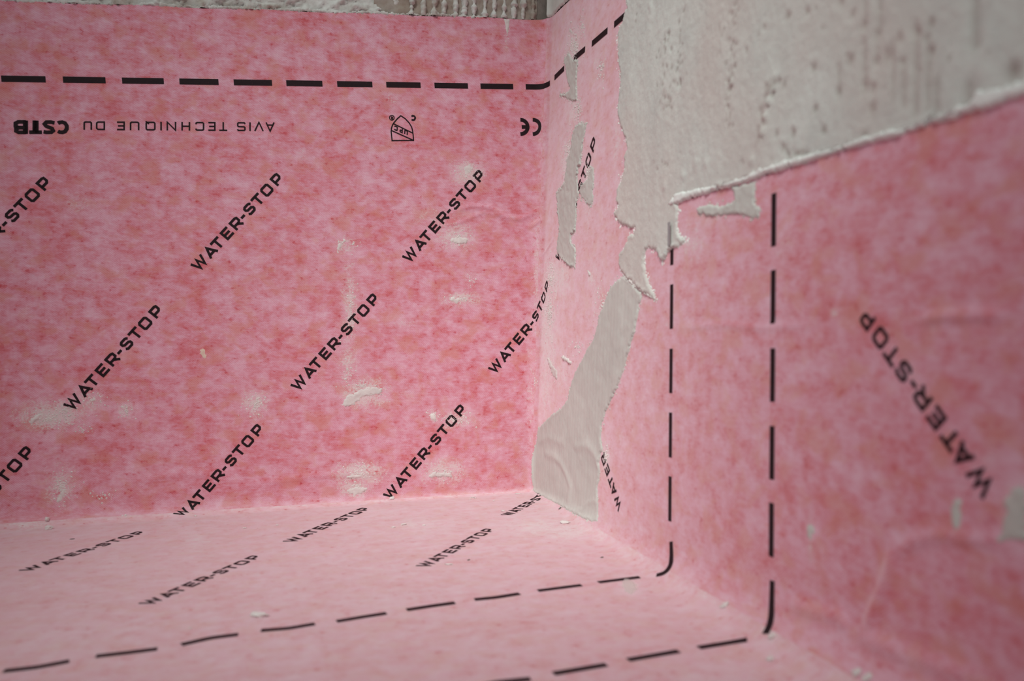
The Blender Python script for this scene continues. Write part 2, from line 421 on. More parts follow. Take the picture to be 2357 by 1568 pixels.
def grid_panel(name, pl, q, nu, nv, skirt=None):
    """q: (nv,nu,2) plane parameters -> panel mesh on the lined corner"""
    flat = q.reshape(-1, 2)
    P, n = snap(lift(flat, pl))
    idx = np.arange(nu * nv).reshape(nv, nu)
    f = np.stack([idx[:-1, :-1], idx[:-1, 1:], idx[1:, 1:], idx[1:, :-1]], -1).reshape(-1, 4)
    # make faces look into the room
    a, b_, c = P[f[0][0]], P[f[0][1]], P[f[0][2]]
    if np.cross(b_ - a, c - a) @ n[f[0][0]] < 0: f = f[:, ::-1]
    V, NN, U = P, n, flat
    F = [tuple(r) for r in f]
    if skirt:                                            # the cut edge of the sheet
        row = {'top': idx[-1], 'bottom': idx[0], 'last': idx[:, -1], 'first': idx[:, 0]}[skirt]
        k0 = len(V); m = len(row)
        V = np.concatenate([V, P[row], P[row] - n[row] * 0.0032])
        NN = np.concatenate([NN, n[row], n[row]]); U = np.concatenate([U, flat[row], flat[row] + [0, 0.003]])
        F += [(k0 + i, k0 + i + 1, k0 + m + i + 1, k0 + m + i) for i in range(m - 1)]
    o = mesh_obj(name, V, F, M_PINK, membrane, True, NN)
    set_uv(o, U * 1.0 + {'B': (0, 0), 'R': (3, 1), 'F': (6, 2)}[pl])
    set_attr(o, 'dust', dust_of(V, pl))
    # pale tint: most on the floor, some on the flap, more near the folds
    dRn = -V[:, 1]
    pale_tint = {'B': 0.0 * dRn, 'F': 0.85 + 0.0 * dRn, 'R': 0.50 * (1 - sstep(0.05, 0.48, dRn)) * (0.4 + 0.6 * sstep(0.0, 0.02, dRn))}[pl]
    dFl = V @ NUP
    pale_tint = pale_tint + {'B': 0.6 * np.exp(-np.maximum(dFl, 0) / 0.006) + 0.2 * np.exp(V[:, 0] / 0.007), 'F': 0.0 * dFl, 'R': 0.7 * np.exp(-np.maximum(dFl, 0) / 0.014)}[pl]
    pale_tint = np.minimum(pale_tint, 0.95)
    set_attr(o, 'pale_tint', pale_tint)
    return o
def lerp_grid(u, lo, hi, nv):
    t = np.linspace(0, 1, nv)[:, None]
    return np.stack([np.broadcast_to(u, (nv, len(u))), lo[None] * (1 - t) + hi[None] * t], -1)
# back wall: cut top edge follows the photo's slightly sloping line
tq = uv([(0, 3), (400, 13), (800, 30), (1255, 46)], 'B')
tc = np.polyfit(tq[:, 0], tq[:, 1], 1)
TOPB = lambda x: tc[0] * x + tc[1]
ub = np.linspace(-1.0, 0.0, 520)
nvb = 270
back_panel = grid_panel('back_wall_panel', 'B', lerp_grid(ub, 0.04731 * ub, TOPB(ub) + 0.0006 * np.sin(ub * 57), nvb), 520, nvb, 'top')
# right wall, the flap that turns the corner (its cut edge hides below the adhesive coat)
tr = uv([(1270, 42), (1290, 20), (1312, 0)], 'R')
TOPC = lambda y: TOPB(0) + (tr[2, 1] - TOPB(0)) * y / tr[2, 0]
uc = np.linspace(0.0, 0.236, 160)
side_lo = 0.0 * uc
corner_flap = grid_panel('corner_flap', 'R', lerp_grid(uc, np.full(160, 0.20), TOPC(uc), 160), 160, 160, 'top')
# right wall, lower panel turned up from the floor, cut along the adhesive bead
er = uv([(1480, 493), (1557, 470), (1761, 400), (1947, 343), (2134, 288), (2357, 221)], 'R')
ec = np.polyfit(er[:, 0], er[:, 1], 1)
TOPR = lambda y: np.where(y < 0.2355, 0.2000, np.maximum(ec[0] * y + ec[1], 0.2000))
ur = np.linspace(0.0, 1.0, 500)
side_panel = grid_panel('side_wall_panel', 'R', lerp_grid(ur, 0.0 * ur, TOPR(ur), 150), 500, 150, 'top')
# floor
uf = np.linspace(-1.0, 0.0, 400)
floor_panel = grid_panel('floor_panel', 'F', lerp_grid(uf, np.full(400, -1.0), np.zeros(400), 400), 400, 400)

# ------------------------------------------------------------------ print
OFF = 0.00022
def ribbon(pts, width, closed=False, step=0.002):
    """flat stroke in plane parameters -> (verts, quads)"""
    pts = [np.array(p, float) for p in pts]
    n = len(pts)
    L, R = [], []
    for i in range(n):
        a = pts[i - 1] if (i > 0 or closed) else None
        c = pts[(i + 1) % n] if (i < n - 1 or closed) else None
        d1 = (pts[i] - a) if a is not None else None
        d2 = (c - pts[i]) if c is not None else None
        if d1 is None: d1 = d2
        if d2 is None: d2 = d1
        d1 = d1 / (np.linalg.norm(d1) + 1e-12); d2 = d2 / (np.linalg.norm(d2) + 1e-12)
        n1 = np.array([-d1[1], d1[0]]); n2 = np.array([-d2[1], d2[0]])
        m = n1 + n2; l = np.linalg.norm(m)
        m = n1 if l < 1e-6 else m / l
        k = min(1.0 / max(m @ n1, 0.35), 2.2)
        L.append(pts[i] + m * width * 0.5 * k); R.append(pts[i] - m * width * 0.5 * k)
    V, Fc = [], []
    rng = range(n if closed else n - 1)
    for i in rng:
        j = (i + 1) % n
        s = max(1, int(math.ceil(np.linalg.norm(pts[j] - pts[i]) / step)))
        k0 = len(V)
        for t in range(s + 1):
            w = t / s
            V += [L[i] * (1 - w) + L[j] * w, R[i] * (1 - w) + R[j] * w]
        for t in range(s):
            Fc.append((k0 + 2 * t, k0 + 2 * t + 1, k0 + 2 * t + 3, k0 + 2 * t + 2))
    return V, Fc
def decal(name, strokes, pl, parent, label=None, off=OFF):
    V, Fc = [], []
    for s in strokes:
        v, f = ribbon(*s) if isinstance(s, tuple) else s
        Fc += [tuple(i + len(V) for i in q) for q in f]; V += v
    P, n = snap(lift(np.array(V), pl))
    P = P + n * off
    # upward winding
    q = Fc[0]
    if np.cross(P[q[1]] - P[q[0]], P[q[2]] - P[q[0]]) @ n[q[0]] < 0: Fc = [t[::-1] for t in Fc]
    o = mesh_obj(name, P, Fc, M_INK, parent, True, n)
    if label: o['label'] = label
    return o
h = 0.095
G = {  # squared sans capitals, cap height 1: (width, [(polyline, closed)])
    'W': (1.42, [([(0.07, 1), (0.42, 0.09), (0.71, 0.90), (1.0, 0.09), (1.35, 1)], 0)]),
    'A': (1.09, [([(0.07, 0), (0.545, 0.93), (1.02, 0)], 0), ([(0.26, 0.27), (0.83, 0.27)], 0)]),
    'T': (1.04, [([(0, 1 - h), (1.04, 1 - h)], 0), ([(0.52, 1 - h), (0.52, 0)], 0)]),
    'E': (0.92, [([(0.92, 1 - h), (h, 1 - h), (h, h), (0.92, h)], 0), ([(h, 0.5), (0.80, 0.5)], 0)]),
    'R': (1.02, [([(h, 0), (h, 1 - h), (0.72, 1 - h), (0.90, 0.83), (0.90, 0.52), (0.72, 0.40), (h, 0.40)], 0), ([(0.50, 0.40), (0.72, 0.22), (0.96, 0)], 0)]),
    '-': (0.47, [([(0, 0.46), (0.47, 0.46)], 0)]),
    'S': (0.92, [([(0.90, 0.74), (0.80, 0.86), (0.68, 1 - h), (0.24, 1 - h), (h, 0.80), (h, 0.64), (0.24, 0.52), (0.70, 0.49), (0.83, 0.38), (0.83, 0.22), (0.70, h), (0.2, h), (0.04, 0.24)], 0)]),
    'O': (1.04, [([(h + .12, h), (h, h + .12), (h, 1 - h - .12), (h + .12, 1 - h), (1.04 - h - .12, 1 - h), (1.04 - h, 1 - h - .12), (1.04 - h, h + .12), (1.04 - h - .12, h)], 1)]),
    'P': (0.92, [([(h, 0), (h, 1 - h), (0.68, 1 - h), (0.83, 0.84), (0.83, 0.52), (0.68, 0.38), (h, 0.38)], 0)]),
}
XS = [0, 1.65, 2.69, 4.08, 5.35, 6.53, 7.28, 8.44, 9.73, 11.24]
WORD = 'WATER-STOP'; WLEN = 12.16
def rot_strokes(chars, xs, glyphs, o, e, up, unit, sw, step):
    out = []
    for c, x0 in zip(chars, xs):
        for poly, closed in glyphs[c][1]:
            out.append(([o + e * (x0 + a) * unit + up * (b) * unit for a, b in poly], sw * unit, bool(closed), step))
    return out
def waterstop(pl, parent, start=None, end=None, vec=None, label=None, letters=WORD, first=0, cap=None):
    """top-left tip of W at start, top-right of P at end (plane parameters)"""
    if vec is None: vec = end - start
    if start is None: start = end - vec
    L = np.linalg.norm(vec); e = vec / L; unit = L / WLEN
    up = np.array([-e[1], e[0]]) * (FLIP[pl])
    u2 = unit if cap is None else cap
    o = start - up * u2
    s = []
    for c, x0 in list(zip(WORD, XS))[first:first + len(letters)]:
        for poly, closed in G[c][1]:
            s.append(([o + e * (x0 + a) * unit + up * b * u2 for a, b in poly], 0.235 * min(unit, u2), bool(closed), 0.002))
    return decal('printed_text', s, pl, parent, label)
FLIP = {'B': 1, 'R': -1, 'F': 1}       # handedness of the plane parameters as seen from the room
U = lambda x, y, pl: uv([(x, y)], pl)[0]
TB = {'t2': ((438, 610), (635, 397)), 't3': ((925, 591), (1101, 390)), 't4': ((145, 932), (356.5, 701)),
      't5': ((668, 887), (856.5, 674.5)), 't8': ((399, 1194), (590.5, 975)), 't9': ((881, 1139), (1058, 930))}
for kx, (a, b_) in TB.items():
    waterstop('B', back_panel, U(*a, 'B'), U(*b_, 'B'))
vB = U(635, 397, 'B') - U(438, 610, 'B')
vB5 = U(856.5, 674.5, 'B') - U(668, 887, 'B')
waterstop('B', back_panel, end=U(98.5, 405.5, 'B'), vec=vB)
waterstop('B', back_panel, end=U(58, 1026, 'B'), vec=vB)
waterstop('B', back_panel, start=U(1123, 848, 'B'), vec=vB5)
# the printed rows run on past the left edge of the picture
for kx in ('t2', 't4', 't8'):
    d_ = U(*TB['t3'][0], 'B') - U(*TB['t2'][0], 'B')
    for k_ in ((1, 2) if kx == 't4' else (2,)):
        waterstop('B', back_panel, start=U(*TB[kx][0], 'B') - d_ * k_, vec=vB)
# floor rows
for a, b_ in [((42, 1313.5), (315.5, 1224.5)), ((317.5, 1391), (579, 1280)), ((650, 1247), (831, 1169.5)), ((956.5, 1303.5), (1116, 1218))]:
    waterstop('F', floor_panel, U(*a, 'F'), U(*b_, 'F'))
vF = U(1116, 1218, 'F') - U(956.5, 1303.5, 'F')
waterstop('F', floor_panel, start=U(1152, 1186, 'F'), vec=vF * 1.0)
# flap: same text seen edge-on, letter tops to the left
pe = U(1366, 314, 'R')
vFl = np.array([0.095, 0.104])
FLIP['R'] = -1
def wtext_R(start, vec, parent, letters, first, mirror):
    FLIP['R'] = mirror
    return waterstop('R', parent, start=start, vec=vec, letters=letters, first=first)
wtext_R(pe - vFl, vFl, corner_flap, WORD, 0, 1)
# right wall panel: text reading up and back towards the corner
vR = U(1978, 738, 'R') - U(2262, 1150, 'R')
wtext_R(U(2262, 1150, 'R'), vR, side_panel, WORD, 0, 1)
wtext_R(U(1423, 1179, 'R'), vR, side_panel, 'WATER', 0, 1)

# dashed lines
def dash_px(pts, pl, parent, w):
    q = uv(pts, pl)
    return decal('dash', [([p for p in q], w, False, 0.003)], pl, parent)
DW = 0.0058
ya = lambda x: 182.0 + 0.0156 * (x - 54)
for a, b_ in [(3, 105), (145, 243), (281, 377), (413, 503), (538, 626), (659, 742), (776, 857), (889, 968), (1000, 1077), (1106, 1181)]:
    dash_px([(a, ya(a)), ((a + b_) / 2, ya((a + b_) / 2)), (b_, ya(b_))], 'B', back_panel, DW)
dA = uv([(3, ya(3)), (145, ya(145)), (105, ya(105))], 'B')
for k_ in range(1, 8):
    o_ = dA[0] - (dA[1] - dA[0]) * k_
    decal('dash', [([o_ + (dA[2] - dA[0]) * t_ for t_ in (0, 0.5, 1)], DW, False, 0.003)], 'B', back_panel)
qa = U(1210, ya(1210), 'B'); qd = uv([(1000, ya(1000)), (1106, ya(1106))], 'B')
slope = (qd[1] - qd[0]); slope /= np.linalg.norm(slope)
decal('dash', [([qa + slope * s for s in np.linspace(0, 0.036, 14)], DW, False, 0.002)], 'B', back_panel)
for s0, s1 in [((1276.5, 179), (1299, 157)), ((1321, 135), (1347, 113)), ((1362.5, 101), (1399, 70)), ((1414, 57), (1452, 24))]:
    dash_px([s0, s1], 'R', corner_flap, DW)
for x0, rows in [(1545.5, [(508, 610), (655, 757), (803, 905), (950, 1053), (1097, 1200)]), (1779.5, [(445, 567), (622, 745), (802, 925), (981, 1104), (1158, 1282)])]:
    for a, b_ in rows:
        fx = lambda y: x0 + 2.0 - 5.5 * (y - 500) / 700
        dash_px([(fx(a), a), (fx((a + b_) / 2), (a + b_) / 2), (fx(b_), b_)], 'R', side_panel, 0.0048)
def dash_hit(pts, parent, w):
    """a dash that runs through a fold: its centre line is taken on the rounded surface"""
    P = hit(pts); T = np.gradient(P, axis=0); T /= np.linalg.norm(T, axis=1)[:, None]
    _, n = snap(P); S = np.cross(n, T)
    L, nl = snap(P + S * w / 2); R, nr = snap(P - S * w / 2)
    V = np.concatenate([L + nl * OFF, R + nr * OFF]); m = len(P)
    F = [(i, i + 1, m + i + 1, m + i) for i in range(m - 1)]
    if np.cross(V[1] - V[0], V[m] - V[0]) @ n[0] < 0: F = [f[::-1] for f in F]
    return mesh_obj('dash', V, F, M_INK, parent, True, np.concatenate([nl, nr]))
def smooth_path(pts, k=24):
    pts = np.array(pts, float); d = np.concatenate([[0], np.cumsum(np.linalg.norm(np.diff(pts, axis=0), axis=1))])
    t = np.linspace(0, d[-1], k); out = np.stack([np.interp(t, d, pts[:, i]) for i in (0, 1)], 1)
    for _ in range(2): out[1:-1] = (out[:-2] + 2 * out[1:-1] + out[2:]) / 4
    return out
dash_hit(smooth_path([(1545, 1247), (1546, 1275), (1545, 1298), (1538, 1312), (1527, 1321), (1511, 1325)]), side_panel, 0.0050)
dash_hit(smooth_path([(1778, 1337), (1777, 1380), (1776, 1420), (1772, 1440), (1762, 1460)]), side_panel, 0.0048)
for pts in [cH([(2040, 858), (1760, 893)]), cH([(1645, 912), (1350, 950)]), cH([(1225, 970), (1070, 995), (920, 1010)]), cH([(787, 1032), (620, 1055), (460, 1080)]),
            cH([(322, 1103), (150, 1130), (-15, 1158)]), cG([(2135, 1175), (1960, 1205), (1770, 1220)]), cG([(1615, 1247), (1430, 1270), (1230, 1316)]),
            cG([(1067, 1345), (870, 1370), (650, 1395)]), cG([(470, 1428), (250, 1470), (25, 1495)]),
            cI([(480, 1283), (150, 1337)]), cH([(2305, 1360), (1960, 1420)]), cH([(1815, 1452), (1455, 1513)]), cH([(1300, 1550), (1080, 1572), (900, 1610)])]:
    dash_hit(smooth_path(pts, 16), floor_panel, 0.0052)

# both dashed lines run on across the floor past the left edge of the picture
for pair, m_ in (([cG([(1067, 1345)])[0], cG([(470, 1428)])[0], cG([(25, 1495)])[0]], 7), ([cI([(480, 1283)])[0], cH([(2305, 1360)])[0], cH([(1960, 1420)])[0]], 13)):
    g_ = uv(pair, 'F'); st_ = g_[1] - g_[0]
    k0_ = 1 if m_ == 7 else 3
    for k_ in range(k0_, m_):
        decal('dash', [([g_[1] + st_ * k_ + (g_[2] - g_[1]) * t_ for t_ in (0, 0.5, 1)], 0.0052, False, 0.003)], 'F', floor_panel)

# approval line, upside down: strokes given from the photo, thin squared capitals
g2 = 0.06
G2 = {
    'A': (0.95, [([(0.03, 0), (0.475, 1), (0.92, 0)], 0), ([(0.2, 0.3), (0.75, 0.3)], 0)]),
    'V': (0.95, [([(0.03, 1), (0.475, 0), (0.92, 1)], 0)]),
    'I': (0.12, [([(0.06, 0), (0.06, 1)], 0)]),
    'S': (0.85, [([(0.82, 0.8), (0.75, 0.94), (0.15, 0.94), (0.06, 0.85), (0.06, 0.6), (0.15, 0.52), (0.72, 0.50), (0.80, 0.42), (0.80, 0.14), (0.72, 0.06), (0.12, 0.06), (0.04, 0.2)], 0)]),
    'T': (0.9, [([(0, 0.94), (0.9, 0.94)], 0), ([(0.45, 0.94), (0.45, 0)], 0)]),
    'E': (0.82, [([(0.82, 0.94), (0.06, 0.94), (0.06, 0.06), (0.82, 0.06)], 0), ([(0.06, 0.5), (0.72, 0.5)], 0)]),
    'C': (0.85, [([(0.82, 0.75), (0.80, 0.88), (0.70, 0.94), (0.16, 0.94), (0.06, 0.84), (0.06, 0.16), (0.16, 0.06), (0.70, 0.06), (0.80, 0.12), (0.82, 0.25)], 0)]),
    'H': (0.88, [([(0.06, 0), (0.06, 1)], 0), ([(0.82, 0), (0.82, 1)], 0), ([(0.06, 0.5), (0.82, 0.5)], 0)]),
    'N': (0.88, [([(0.06, 0), (0.06, 0.98), (0.82, 0.02), (0.82, 1)], 0)]),
    'Q': (0.95, [([(0.16, 0.06), (0.06, 0.16), (0.06, 0.84), (0.16, 0.94), (0.78, 0.94), (0.88, 0.84), (0.88, 0.16), (0.78, 0.06)], 1), ([(0.62, 0.25), (0.93, -0.06)], 0)]),
    'U': (0.88, [([(0.06, 1), (0.06, 0.16), (0.16, 0.06), (0.72, 0.06), (0.82, 0.16), (0.82, 1)], 0)]),
    'D': (0.88, [([(0.06, 0.06), (0.06, 0.94), (0.68, 0.94), (0.82, 0.82), (0.82, 0.18), (0.68, 0.06)], 1)]),
    'P': (0.75, [([(0.06, 0), (0.06, 0.94), (0.55, 0.94), (0.69, 0.84), (0.69, 0.58), (0.55, 0.46), (0.06, 0.46)], 0)]),
    'R': (0.8, [([(0.06, 0), (0.06, 0.94), (0.55, 0.94), (0.69, 0.84), (0.69, 0.58), (0.55, 0.46), (0.06, 0.46)], 0), ([(0.4, 0.46), (0.74, 0)], 0)]),
}
def px_word(chars, ext, ybase, ytop, glyphs, sw_px, name='printed_text', pl='B', parent=None, label=None, cr=None):
    """chars with (x_start, x_end) in crop pixels, ybase/ytop linear functions of x; laid on the plane"""
    s = []
    for c, (xa, xb) in zip(chars, ext):
        w = glyphs[c][0]
        for poly, closed in glyphs[c][1]:
            pts = []
            for a, b in poly:
                x = xa + (xb - xa) * a / w
                pts.append((x, ybase(x) + (ytop(x) - ybase(x)) * b))
            q = uv(cr(pts), pl)
            s.append(([p for p in q], sw_px, bool(closed), 0.003))
    return decal(name, s, pl, parent, label)
lineb = lambda x: 150 - (2255 - x) * 8 / 1565.0
linet = lambda x: 222 - (2255 - x) * 12 / 1565.0
px_word('AVISTECHNIQUEDU', [(2255, 2185), (2165, 2092), (2062, 2048), (2018, 1950), (1868, 1802), (1770, 1712), (1678, 1608), (1562, 1492), (1448, 1370),
        (1330, 1318), (1278, 1196), (1145, 1068), (1025, 962), (862, 790), (755, 688)], lineb, linet, G2, 0.0014, parent=back_panel, cr=cN)
GB = {'C': (1.0, [([(0.93, 0.80), (0.78, 0.87), (0.55, 0.89), (0.32, 0.82), (0.17, 0.62), (0.17, 0.38), (0.32, 0.18), (0.55, 0.11), (0.78, 0.13), (0.93, 0.20)], 0)]),
      'S': (1.0, [([(0.92, 0.84), (0.7, 0.89), (0.32, 0.88), (0.17, 0.76), (0.25, 0.60), (0.72, 0.42), (0.84, 0.27), (0.70, 0.12), (0.35, 0.11), (0.06, 0.17)], 0)]),
      'T': (1.0, [([(0, 0.88), (1, 0.88)], 0), ([(0.5, 0.98), (0.5, 0)], 0), ([(0.42, 0.9), (0.42, 0)], 0), ([(0.58, 0.9), (0.58, 0)], 0)]),
      'B': (1.0, [([(0.15, 0), (0.15, 1)], 0), ([(0.22, 0), (0.22, 1)], 0), ([(0.15, 0.89), (0.65, 0.89), (0.82, 0.80), (0.82, 0.64), (0.65, 0.54), (0.2, 0.54)], 0),
                  ([(0.65, 0.54), (0.86, 0.44), (0.86, 0.22), (0.68, 0.11), (0.15, 0.11)], 0)])}
px_word('CSTB', [(565, 470), (455, 350), (345, 240), (232, 112)], lambda x: 133 + (x - 112) * 0.006, lambda x: 243 + (x - 112) * 0.001, GB, 0.0034, parent=back_panel, cr=cN, label='bold upside down lettering')
# approval shield
def px_strokes(strokes, cr, w, label=None):
    s = [([p for p in uv(cr(pts), 'B')], w, bool(cl), 0.003) for pts, cl in strokes]
    return decal('printed_emblem', s, 'B', back_panel, label)
shield = [([(350, 205), (310, 240), (268, 287), (243, 325), (230, 365), (226, 410), (232, 470), (238, 527), (380, 524), (515, 524), (510, 460), (503, 400), (490, 350), (460, 300), (410, 245)], 1),
          ([(252, 306), (506, 430)], 0), ([(230, 396), (512, 522)], 0)]
def tilt_word(chars, x0, y0, ex, ey, ux, uy, adv):
    out = []
    for i, c in enumerate(chars):
        for poly, cl in G2[c][1]:
            out.append(([(x0 + ex * (i * adv + a) + ux * b, y0 + ey * (i * adv + a) + uy * b) for a, b in poly], cl))
    return out
shield += tilt_word('UPC', 438, 402, -42, -17, -3, 52, 1.55)
px_strokes(shield, cM, 0.00125, 'shield emblem, upside down')
ring = [([(235 + 31 * math.cos(t), 231 + 31 * math.sin(t)) for t in np.linspace(0, 2 * math.pi, 20, endpoint=False)], 1)]
ring += tilt_word('R', 250, 214, -32, 0, 0, 34, 1)
px_strokes(ring, cM, 0.0009, 'small registered mark')
px_strokes([([(488, 214), (505, 205), (525, 210), (536, 225), (536, 240), (525, 257), (508, 262), (490, 254)], 0)], cM, 0.0018, 'single letter')
arcC = lambda cx, cy, r, a0, a1: [(cx + r * math.cos(math.radians(t)), cy + r * 1.0 * math.sin(math.radians(t))) for t in np.linspace(a0, a1, 18)]
px_strokes([(arcC(2058, 350, 92, -92, 92), 0), (arcC(1898, 350, 92, -92, 92), 0), ([(1912, 351), (1985, 350)], 0)], cM, 0.0041, 'conformity mark, upside down')

# ------------------------------------------------------------------ patches of adhesive
def resample(poly, step, jit):
    poly = np.array(poly, float); out = []
    n = len(poly)
    for i in range(n):
        a, b = poly[i], poly[(i + 1) % n]; L = np.linalg.norm(b - a)
        s = max(1, int(round(L / step)))
        nn = np.array([-(b - a)[1], (b - a)[0]]) / (L + 1e-12)
        for t in range(s):
            w = t / s
            out.append(a * (1 - w) + b * w + nn * RNG.normal() * jit)
    out = np.array(out)
    if jit > 0.00025 and len(out) > 12:                    # torn, wavering outline at several sizes
        t = np.roll(out, -1, 0) - np.roll(out, 1, 0); t /= np.linalg.norm(t, axis=1)[:, None] + 1e-12
        nn = np.stack([-t[:, 1], t[:, 0]], 1); o3 = np.c_[out, np.zeros(len(out))]
        out = out + nn * (jit * 1.6 * pnoise(o3 + 3.3, 260, 2) + jit * 1.2 * pnoise(o3 + 9.1, 700, 2))[:, None]
    return out
def inside(q, poly):
    x, y = q[:, 0], q[:, 1]; c = np.zeros(len(q), bool); j = len(poly) - 1
    for i in range(len(poly)):
        xi, yi = poly[i]; xj, yj = poly[j]
        m = ((yi > y) != (yj > y)) & (x < (xj - xi) * (y - yi) / (yj - yi + 1e-15) + xi)
        c ^= m; j = i
    return c
def bdist(q, poly):
    """distance to a densely sampled outline (nearest vertex, then its two edges)"""
    n = len(poly); kd = KDTree(n)
    for i, p in enumerate(poly): kd.insert((p[0], p[1], 0), i)
    kd.balance()
    near = np.array([kd.find((p[0], p[1], 0))[1] for p in q], int)
    d = np.full(len(q), 1e9)
    for da, db in ((-1, 0), (0, 1)):
        a, b = poly[(near + da) % n], poly[(near + db) % n]; ab = b - a
        t = np.clip(((q - a) * ab).sum(axis=1) / ((ab * ab).sum(axis=1) + 1e-15), 0, 1)
        d = np.minimum(d, np.sqrt((((q - a) - t[:, None] * ab) ** 2).sum(axis=1)))
    return d
def patch(name, px, pl, mat, thick=0.0006, edge=0.0012, grid=0.0018, jit=0.0004, rough=0.0002, rim=0.0, parent=None,
          poly=None, nscale=220, hfun=None, ostep=None, base=0.0001):
    if poly is None: poly = uv(px, pl)
    poly = resample(poly, ostep or max(grid * 0.7, 0.0006), jit)
    lo, hi = poly.min(axis=0), poly.max(axis=0)
    gx = np.arange(lo[0], hi[0], grid); gy = np.arange(lo[1], hi[1], grid)
    q = np.stack(np.meshgrid(gx, gy), -1).reshape(-1, 2)
    q = q + RNG.uniform(-0.3, 0.3, q.shape) * grid
    q = q[inside(q, poly)] if len(q) else q
    if len(q): q = q[bdist(q, poly) > grid * 0.35]
    pts = np.concatenate([poly, q]) if len(q) else poly
    n = len(poly)
    v2, _, f2, vi, _, _ = delaunay_2d_cdt([Vector(p) for p in pts], [(i, (i + 1) % n) for i in range(n)], [], 1, 1e-7)
    v2 = np.array([tuple(p) for p in v2])
    d = bdist(v2, poly)
    P, nr = snap(lift(v2, pl))
    e = sstep(0, 1, d / edge)
    hgt = -0.0003 * (1 - sstep(0, 1, d / (edge * 0.3))) + (base + thick * e)
    nz = pnoise(P, nscale, 3)
    hgt += e * rough * nz
    if rim: hgt += rim * np.exp(-((d - edge * 0.8) / (edge * 0.7)) ** 2) * np.clip(0.6 + 1.1 * pnoise(P, 90, 2), 0, 1.6)
    att = None
    if hfun is not None:
        dh, att = hfun(v2, P); hgt += dh * e
    P = P + nr * hgt[:, None]
    F = [tuple(f) for f in f2]
    a = F[0]
    if np.cross(P[a[1]] - P[a[0]], P[a[2]] - P[a[0]]) @ nr[a[0]] < 0: F = [f[::-1] for f in F]
    o = mesh_obj(name, P, F, mat, parent)
    if att is not None: set_attr(o, 'pit_shade', att)
    return o

# right wall above the sheet: combed and scraped adhesive coat with pin holes
leftb = cJ([(975, -60), (945, 0), (962, 60), (940, 110), (915, 200), (880, 250), (865, 330), (872, 440), (880, 570), (895, 640), (895, 740), (880, 860), (870, 960),
            (877, 1060), (900, 1150), (930, 1210), (955, 1280), (960, 1340), (930, 1430)]) + \
        cK([(945, 300), (920, 400), (890, 490), (865, 560), (868, 650), (880, 700), (835, 735), (850, 790), (900, 850), (960, 862), (1035, 885), (1030, 920),
            (975, 950), (935, 1060), (885, 1120), (890, 1200), (900, 1280), (935, 1310), (1000, 1370), (1080, 1440), (1160, 1500), (1230, 1545), (1190, 1460), (1155, 1380),
            (1125, 1280), (1110, 1200), (1122, 1080), (1150, 1060), (1220, 1090), (1260, 1150), (1280, 1215), (1310, 1130), (1350, 1075), (1420, 1050), (1500, 1000), (1440, 960), (1412, 900), (1418, 700), (1412, 664)])
lower = cC([(0, 1383), (100, 1340), (300, 1280), (500, 1228), (600, 1180), (900, 1095), (1150, 1010), (1500, 920), (1700, 850), (2000, 760), (2200, 700), (2357, 650)])
cpoly = np.concatenate([uv(leftb, 'R'), uv(lower, 'R')])
ylast = 0.95
zlast = ec[0] * ylast + ec[1]
ytop0 = cpoly[0, 0]
cpoly = np.concatenate([cpoly, [[ylast, max(zlast, 0.21)], [ylast, 0.79], [ytop0 + 0.01, 0.79], [ytop0 - 0.004, 0.62]]])
# pin holes and scraped pits: columns read off the photo, plus strays
PITS = []
def pit_col(pts, n, spread, r0, r1):
    P = np.array(pts, float); d = np.concatenate([[0], np.cumsum(np.linalg.norm(np.diff(P, axis=0), axis=1))])
    for _ in range(n):
        t = RNG.uniform(0, d[-1]); c = np.array([np.interp(t, d, P[:, i]) for i in (0, 1)]) + RNG.normal(size=2) * spread
        PITS.append((c[0], c[1], RNG.uniform(r0, r1)))
pit_col(cC([(400, -20), (390, 150), (380, 400), (370, 600), (360, 740), (375, 900)]), 46, 5, 0.0007, 0.0014)
pit_col(cC([(300, 180), (320, 450)]), 10, 8, 0.0006, 0.001)
pit_col(cC([(680, 520), (620, 700), (590, 800), (570, 940)]), 24, 7, 0.0009, 0.0018)
pit_col(cC([(20, 40), (30, 400), (15, 620)]), 16, 5, 0.0006, 0.0012)
pit_col(cB([(1990, 100), (2250, 230), (2220, 560), (2210, 900)]), 22, 9, 0.0008, 0.0014)
pit_col(cJ([(1330, 360), (1330, 700), (1320, 950), (1380, 1100)]), 18, 10, 0.0008, 0.0014)
pit_col(cJ([(1380, 800), (1440, 720)]), 5, 4, 0.001, 0.0016)
pit_col(cK([(1200, 300), (1260, 330), (1360, 290)]), 6, 5, 0.0008, 0.0014)
pit_col(cC([(720, 1000), (790, 1030), (910, 1040), (650, 1090)]), 16, 5, 0.0007, 0.0013)
for x, y, r in \
        [(1557 + a / 2.946, b / 2.946, r) for a, b, r in [(770, 105, 2.2), (900, 80, 1.8), (940, 460, 2.0), (1190, 405, 2.4), (1450, 380, 3.0), (1280, 175, 2.2), (1380, 230, 2.6), (1640, 225, 2.2),
         (1130, 20, 2.0), (1205, 105, 1.8), (800, 900, 2.2), (685, 905, 1.4), (1010, 885, 2.0), (950, 740, 1.8), (1340, 740, 2.6), (1110, 620, 2.2), (1360, 420, 1.8), (1285, 580, 2.2), (1345, 600, 2.2),
         (1745, 350, 2.0), (1530, 260, 2.2), (2300, 480, 3.4), (1290, 915, 2.0), (730, 995, 1.8), (1540, 420, 1.6), (740, 570, 1.8), (1740, 155, 2.0), (460, 1100, 1.4), (610, 180, 1.4), (570, 230, 1.2)]]:
    PITS.append((x, y, r * 0.00095))
for _ in range(60):
    PITS.append((RNG.uniform(1470, 2350), RNG.uniform(-260, 360), RNG.uniform(0.0005, 0.0011)))
